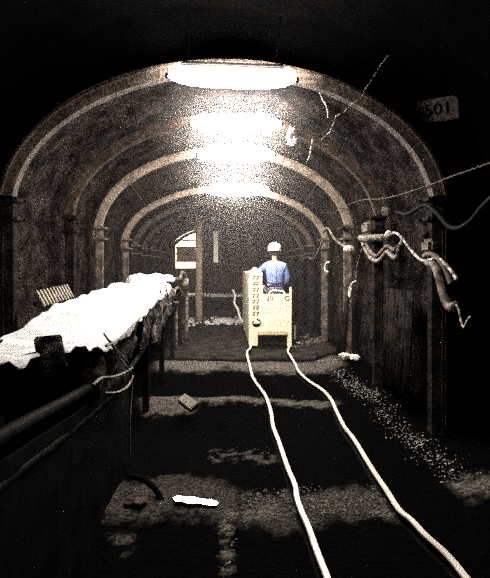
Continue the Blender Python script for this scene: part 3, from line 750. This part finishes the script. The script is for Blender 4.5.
text('20', .13, (lx(.905), -.0535, .94), 'mark', t, 'painted_number', .003)
bm = bmesh.new()
ringp = [Vector((lx(1.235)+.04*math.cos(a), -.056, .945+.04*math.sin(a))) for a in [2*PI*j/16 for j in range(17)]]
tube(bm, ringp, .009, 6); obj('round_badge', bm, 'mark', t)
obj('grab_handle', T([(lx(.90), -.02, 1.02), (lx(.92), -.02, 1.06), (lx(1.0), -.02, 1.085), (lx(1.10), -.02, 1.075), (lx(1.17), -.02, 1.06), (lx(1.19), -.02, 1.02)], .014, 8), 'loco', t, True)

# ------------------------------------------------------------------ miner
def skin_mesh(name, nodes, edges, m, parent, root=0, sub=2):
    me = bpy.data.meshes.new(name); me.from_pydata([n[0] for n in nodes], edges, []); me.materials.append(M[m])
    o = bpy.data.objects.new(name, me); C.objects.link(o)
    md = o.modifiers.new('skin', 'SKIN'); md.use_smooth_shade = True
    for i, n in enumerate(nodes):
        sv = me.skin_vertices[0].data[i]; sv.radius = n[1] if isinstance(n[1], tuple) else (n[1], n[1]); sv.use_root = (i == root)
    s = o.modifiers.new('sub', 'SUBSURF'); s.levels = s.render_levels = sub
    if parent: o.parent = parent
    return o
PY = 9.12; PX = 1.065; ZS = 1.0
man = thing('person', 'person in blue jacket and white helmet sitting on the yellow rail car, seen from behind', 'person', loc=(PX, PY, ZS))
# coordinates relative to the seat point; forward is +Y
hip = .06
body_n = [((0, 0, .08), (.15, .11)), ((0, -.01, .26), (.13, .095)), ((0, -.02, .44), (.155, .10)), ((0, -.01, .56), (.12, .08)), ((0, .01, .645), (.052, .055)), ((0, .02, .71), (.055, .06)),
          ((0, .03, .80), (.082, .098)), ((0, .035, .88), (.078, .095)), ((0, .035, .93), (.05, .06)),
          ((-.17, -.01, .545), .055), ((-.26, .05, .46), .048), ((-.335, .13, .40), .04), ((-.355, .34, .49), .032),
          ((.17, -.01, .545), .055), ((.235, .03, .32), .048), ((.245, .10, .20), .042), ((.17, .33, .19), .032),
          ((-.10, .06, .05), .08), ((-.13, .30, .07), .075), ((-.13, .43, .04), .06), ((-.13, .46, -.20), .05), ((-.13, .47, -.50), .042), ((-.13, .56, -.54), .04),
          ((.10, .06, .05), .08), ((.12, .30, .07), .075), ((.12, .43, .04), .06), ((.12, .46, -.20), .05), ((.12, .47, -.50), .042), ((.12, .56, -.54), .04)]
body_e = [(0, 1), (1, 2), (2, 3), (3, 4), (4, 5), (5, 6), (6, 7), (7, 8), (3, 9), (9, 10), (10, 11), (11, 12), (3, 13), (13, 14), (14, 15), (15, 16),
          (0, 17), (17, 18), (18, 19), (19, 20), (20, 21), (21, 22), (0, 23), (23, 24), (24, 25), (25, 26), (26, 27), (27, 28)]
def hand(base, d, s):
    """palm and five fingers continuing from node index base"""
    bi = len(body_n); c0 = Vector(body_n[base][0]); d = Vector(d).normalized(); side_ = Vector((s, 0, 0)); up = Vector((0, 0, 1))
    body_n.append((tuple(c0+d*.05), (.036, .020))); body_e.append((base, bi))
    body_n.append((tuple(c0+d*.09), (.036, .018))); body_e.append((bi, bi+1))
    for k, (off, ln) in enumerate(((-.028, .065), (-.010, .075), (.009, .07), (.027, .055))):
        i0 = len(body_n); q0 = c0+d*.095+side_*off; q1 = q0+d*ln*.55-up*.012; q2 = q1+d*ln*.3-up*.03
        body_n.append((tuple(q0), .009)); body_n.append((tuple(q1), .0085)); body_n.append((tuple(q2), .007)); body_e.extend([(bi+1, i0), (i0, i0+1), (i0+1, i0+2)])
    i0 = len(body_n); q0 = c0+d*.055+side_*(-.042); q1 = q0+d*.03-side_*.012-up*.02; body_n.append((tuple(q0), .011)); body_n.append((tuple(q1), .009)); body_e.extend([(bi, i0), (i0, i0+1)])
hand(12, (-.3, .9, .05), -1); hand(16, (-.15, 1, -.1), 1)
bd = skin_mesh('body', body_n, body_e, 'skin', man)
for s in (-1, 1):
    bm = bmesh.new(); bmesh.ops.create_uvsphere(bm, u_segments=12, v_segments=8, radius=1)
    for v in bm.verts: v.co = Vector((s*.086+v.co.x*.012, .03+v.co.y*.02, .80+v.co.z*.032))
    obj('ear', bm, 'skin', man, True)
    bm = bmesh.new(); bmesh.ops.create_uvsphere(bm, u_segments=10, v_segments=8, radius=.013, matrix=Matrix.Translation((s*.032, .118, .815))); obj('eye', bm, 'helmet', man, True)
bm = bmesh.new(); tube(bm, [Vector((0, .122, .82)), Vector((0, .140, .785)), Vector((0, .128, .775))], [.009, .016, .012], 8); obj('nose', bm, 'skin', man, True)
obj('mouth', B((0, .122, .745), (.045, .012, .01), .003), mat('lips', (.45, .2, .16)), man)
bm = bmesh.new(); bmesh.ops.create_uvsphere(bm, u_segments=20, v_segments=12, radius=1)
for v in list(bm.verts):
    v.co = Vector((v.co.x*.093, .018+v.co.y*.105, .80+v.co.z*.085))
bmesh.ops.delete(bm, geom=[v for v in bm.verts if v.co.y > .06 or v.co.z < .755], context='VERTS')
obj('hair', bm, 'hair', man, True)
bm = bmesh.new(); bmesh.ops.create_uvsphere(bm, u_segments=28, v_segments=16, radius=1)
for v in bm.verts: q_ = abs(v.co.z); rr = (1+.10*math.sin(q_*PI)); v.co = Vector((v.co.x*.130*rr, .025+v.co.y*.152*rr, .865+v.co.z*.150))
bmesh.ops.delete(bm, geom=[v for v in bm.verts if v.co.z < .855], context='VERTS')
hm = obj('helmet', bm, 'helmet', man, True); sm_ = hm.modifiers.new('s', 'SOLIDIFY'); sm_.thickness = .006
bm = bmesh.new()
n_ = 32; ri = [bm.verts.new((.126*math.cos(a), .025+.148*math.sin(a), .862)) for a in [2*PI*k/n_ for k in range(n_)]]
ro = [bm.verts.new((.143*math.cos(a), .03+(.19 if math.sin(a) > 0 else .165)*math.sin(a), .850)) for a in [2*PI*k/n_ for k in range(n_)]]
for k in range(n_): bm.faces.new((ri[k], ri[(k+1) % n_], ro[(k+1) % n_], ro[k]))
hb = obj('brim', bm, 'helmet', hm, True); sm_ = hb.modifiers.new('s', 'SOLIDIFY'); sm_.thickness = .008
JK = [((0, -.005, .165), (.185, .125)), ((0, -.015, .26), (.170, .12)), ((0, -.025, .42), (.20, .122)), ((0, -.012, .555), (.155, .092)), ((0, .012, .665), (.068, .070)),
      ((-.185, -.01, .54), .075), ((-.265, .05, .46), .062), ((-.340, .13, .40), .054), ((-.354, .32, .48), .042),
      ((.185, -.01, .54), .075), ((.250, .03, .33), .064), ((.255, .10, .21), .056), ((.185, .30, .20), .043)]
jk = skin_mesh('jacket', JK, [(0, 1), (1, 2), (2, 3), (3, 4), (3, 5), (5, 6), (6, 7), (7, 8), (3, 9), (9, 10), (10, 11), (11, 12)], 'jacket', man)
obj('back_seam', T([(.005, -.151, .20), (.012, -.158, .34), (.008, -.152, .45), (.004, -.125, .58)], .005, 6), 'belt', jk)
TR = [((0, .0, .02), (.20, .135)), ((0, -.005, .13), (.182, .125)), ((-.10, .08, .05), .095), ((-.13, .30, .07), .088), ((-.13, .44, .04), .072), ((-.13, .46, -.20), .064), ((-.13, .47, -.46), .056),
      ((.10, .08, .05), .095), ((.12, .30, .07), .088), ((.12, .44, .04), .072), ((.12, .46, -.20), .064), ((.12, .47, -.46), .056)]
skin_mesh('trousers', TR, [(0, 1), (0, 2), (2, 3), (3, 4), (4, 5), (5, 6), (0, 7), (7, 8), (8, 9), (9, 10), (10, 11)], 'trousers', man)
bm = bmesh.new(); tube(bm, [Vector((.188*math.cos(a), .0+.132*math.sin(a), .145)) for a in [2*PI*k/24 for k in range(25)]], .017, 8, False); obj('belt', bm, 'belt', man, True)
for s in (-.13, .12):
    bm = bmesh.new(); box(bm, (s, .52, -.545), (.10, .27, .09), .03); obj('boot', bm, 'loco_dark', man)

# ------------------------------------------------------------------ dusty air of the far tunnel, with added lamp bloom
hz = bpy.data.materials.new('dusty_air_bloom'); hz.use_nodes = True; nt = hz.node_tree; nt.nodes.remove(nt.nodes['Principled BSDF'])
vs_ = nt.nodes.new('ShaderNodeVolumeScatter'); vs_.inputs['Color'].default_value = (1, .88, .81, 1); vs_.inputs['Anisotropy'].default_value = .5
nt.links.new(vs_.outputs[0], nt.nodes['Material Output'].inputs['Volume'])
# denser streak added along the row of lamps to imitate their bloom
def V(op, a, b_=None):
    n = nt.nodes.new('ShaderNodeMath'); n.operation = op
    for k, q in enumerate((a, b_)):
        if q is None: continue
        if isinstance(q, (int, float)): n.inputs[k].default_value = q
        else: nt.links.new(q, n.inputs[k])
    return n.outputs[0]
gm = nt.nodes.new('ShaderNodeNewGeometry'); sp_ = nt.nodes.new('ShaderNodeSeparateXYZ'); nt.links.new(gm.outputs['Position'], sp_.inputs[0])
X_, Y_, Z_ = sp_.outputs
axis_z = V('SUBTRACT', 3.34, V('MULTIPLY', V('MAXIMUM', V('SUBTRACT', Y_, 6.6), 0.0), .135))
dx_ = V('MULTIPLY', V('SUBTRACT', X_, .17), 1.7); dz_ = V('MULTIPLY', V('SUBTRACT', Z_, axis_z), 5.0)
g_ = V('EXPONENT', V('MULTIPLY', V('ADD', V('MULTIPLY', dx_, dx_), V('MULTIPLY', dz_, dz_)), -1.0))
fade = V('MULTIPLY', V('MINIMUM', V('MAXIMUM', V('SUBTRACT', Y_, 4.6), 0.0), 1.0), V('MINIMUM', V('MAXIMUM', V('SUBTRACT', 10.5, Y_), 0.0), 1.0))
nt.links.new(V('ADD', V('MULTIPLY', V('MULTIPLY', g_, fade), .28), V('MULTIPLY', V('MINIMUM', V('MAXIMUM', V('MULTIPLY', V('SUBTRACT', Y_, 5.5), .4), 0.0), 1.0), .018)), vs_.inputs['Density'])
HAZE = True
if HAZE:
    o = obj('dusty_air_bloom', B((.01, 10.9, 1.75), (4.6, 12.5, 4.0)), hz); tag(o, 'thin dusty haze filling the lit tunnel, thickened along the lamps for bloom', 'haze', kind='stuff')

# ------------------------------------------------------------------ world, camera, colour
w = bpy.data.worlds.new('world'); sc.world = w; w.use_nodes = True
w.node_tree.nodes['Background'].inputs['Color'].default_value = (0, 0, 0, 1); w.node_tree.nodes['Background'].inputs['Strength'].default_value = 0
cam = bpy.data.cameras.new('camera'); co = bpy.data.objects.new('camera', cam); C.objects.link(co)
co.location = (0, 0, EH); co.rotation_euler = (PI/2, 0, 0)
cam.sensor_fit = 'VERTICAL'; cam.sensor_height = 24; cam.lens = F/578*24
cam.shift_x = (245-VX)/578; cam.shift_y = -(289-VY)/578
cam.clip_start = .05
sc.camera = co
sc.view_settings.view_transform = 'Standard'; sc.view_settings.look = 'None'; sc.view_settings.gamma = 1; sc.view_settings.use_curve_mapping = False
sc.view_settings.exposure = 0.65
sc.cycles.use_denoising = False
sc.cycles.max_bounces = 6
sc.cycles.volume_bounces = 0
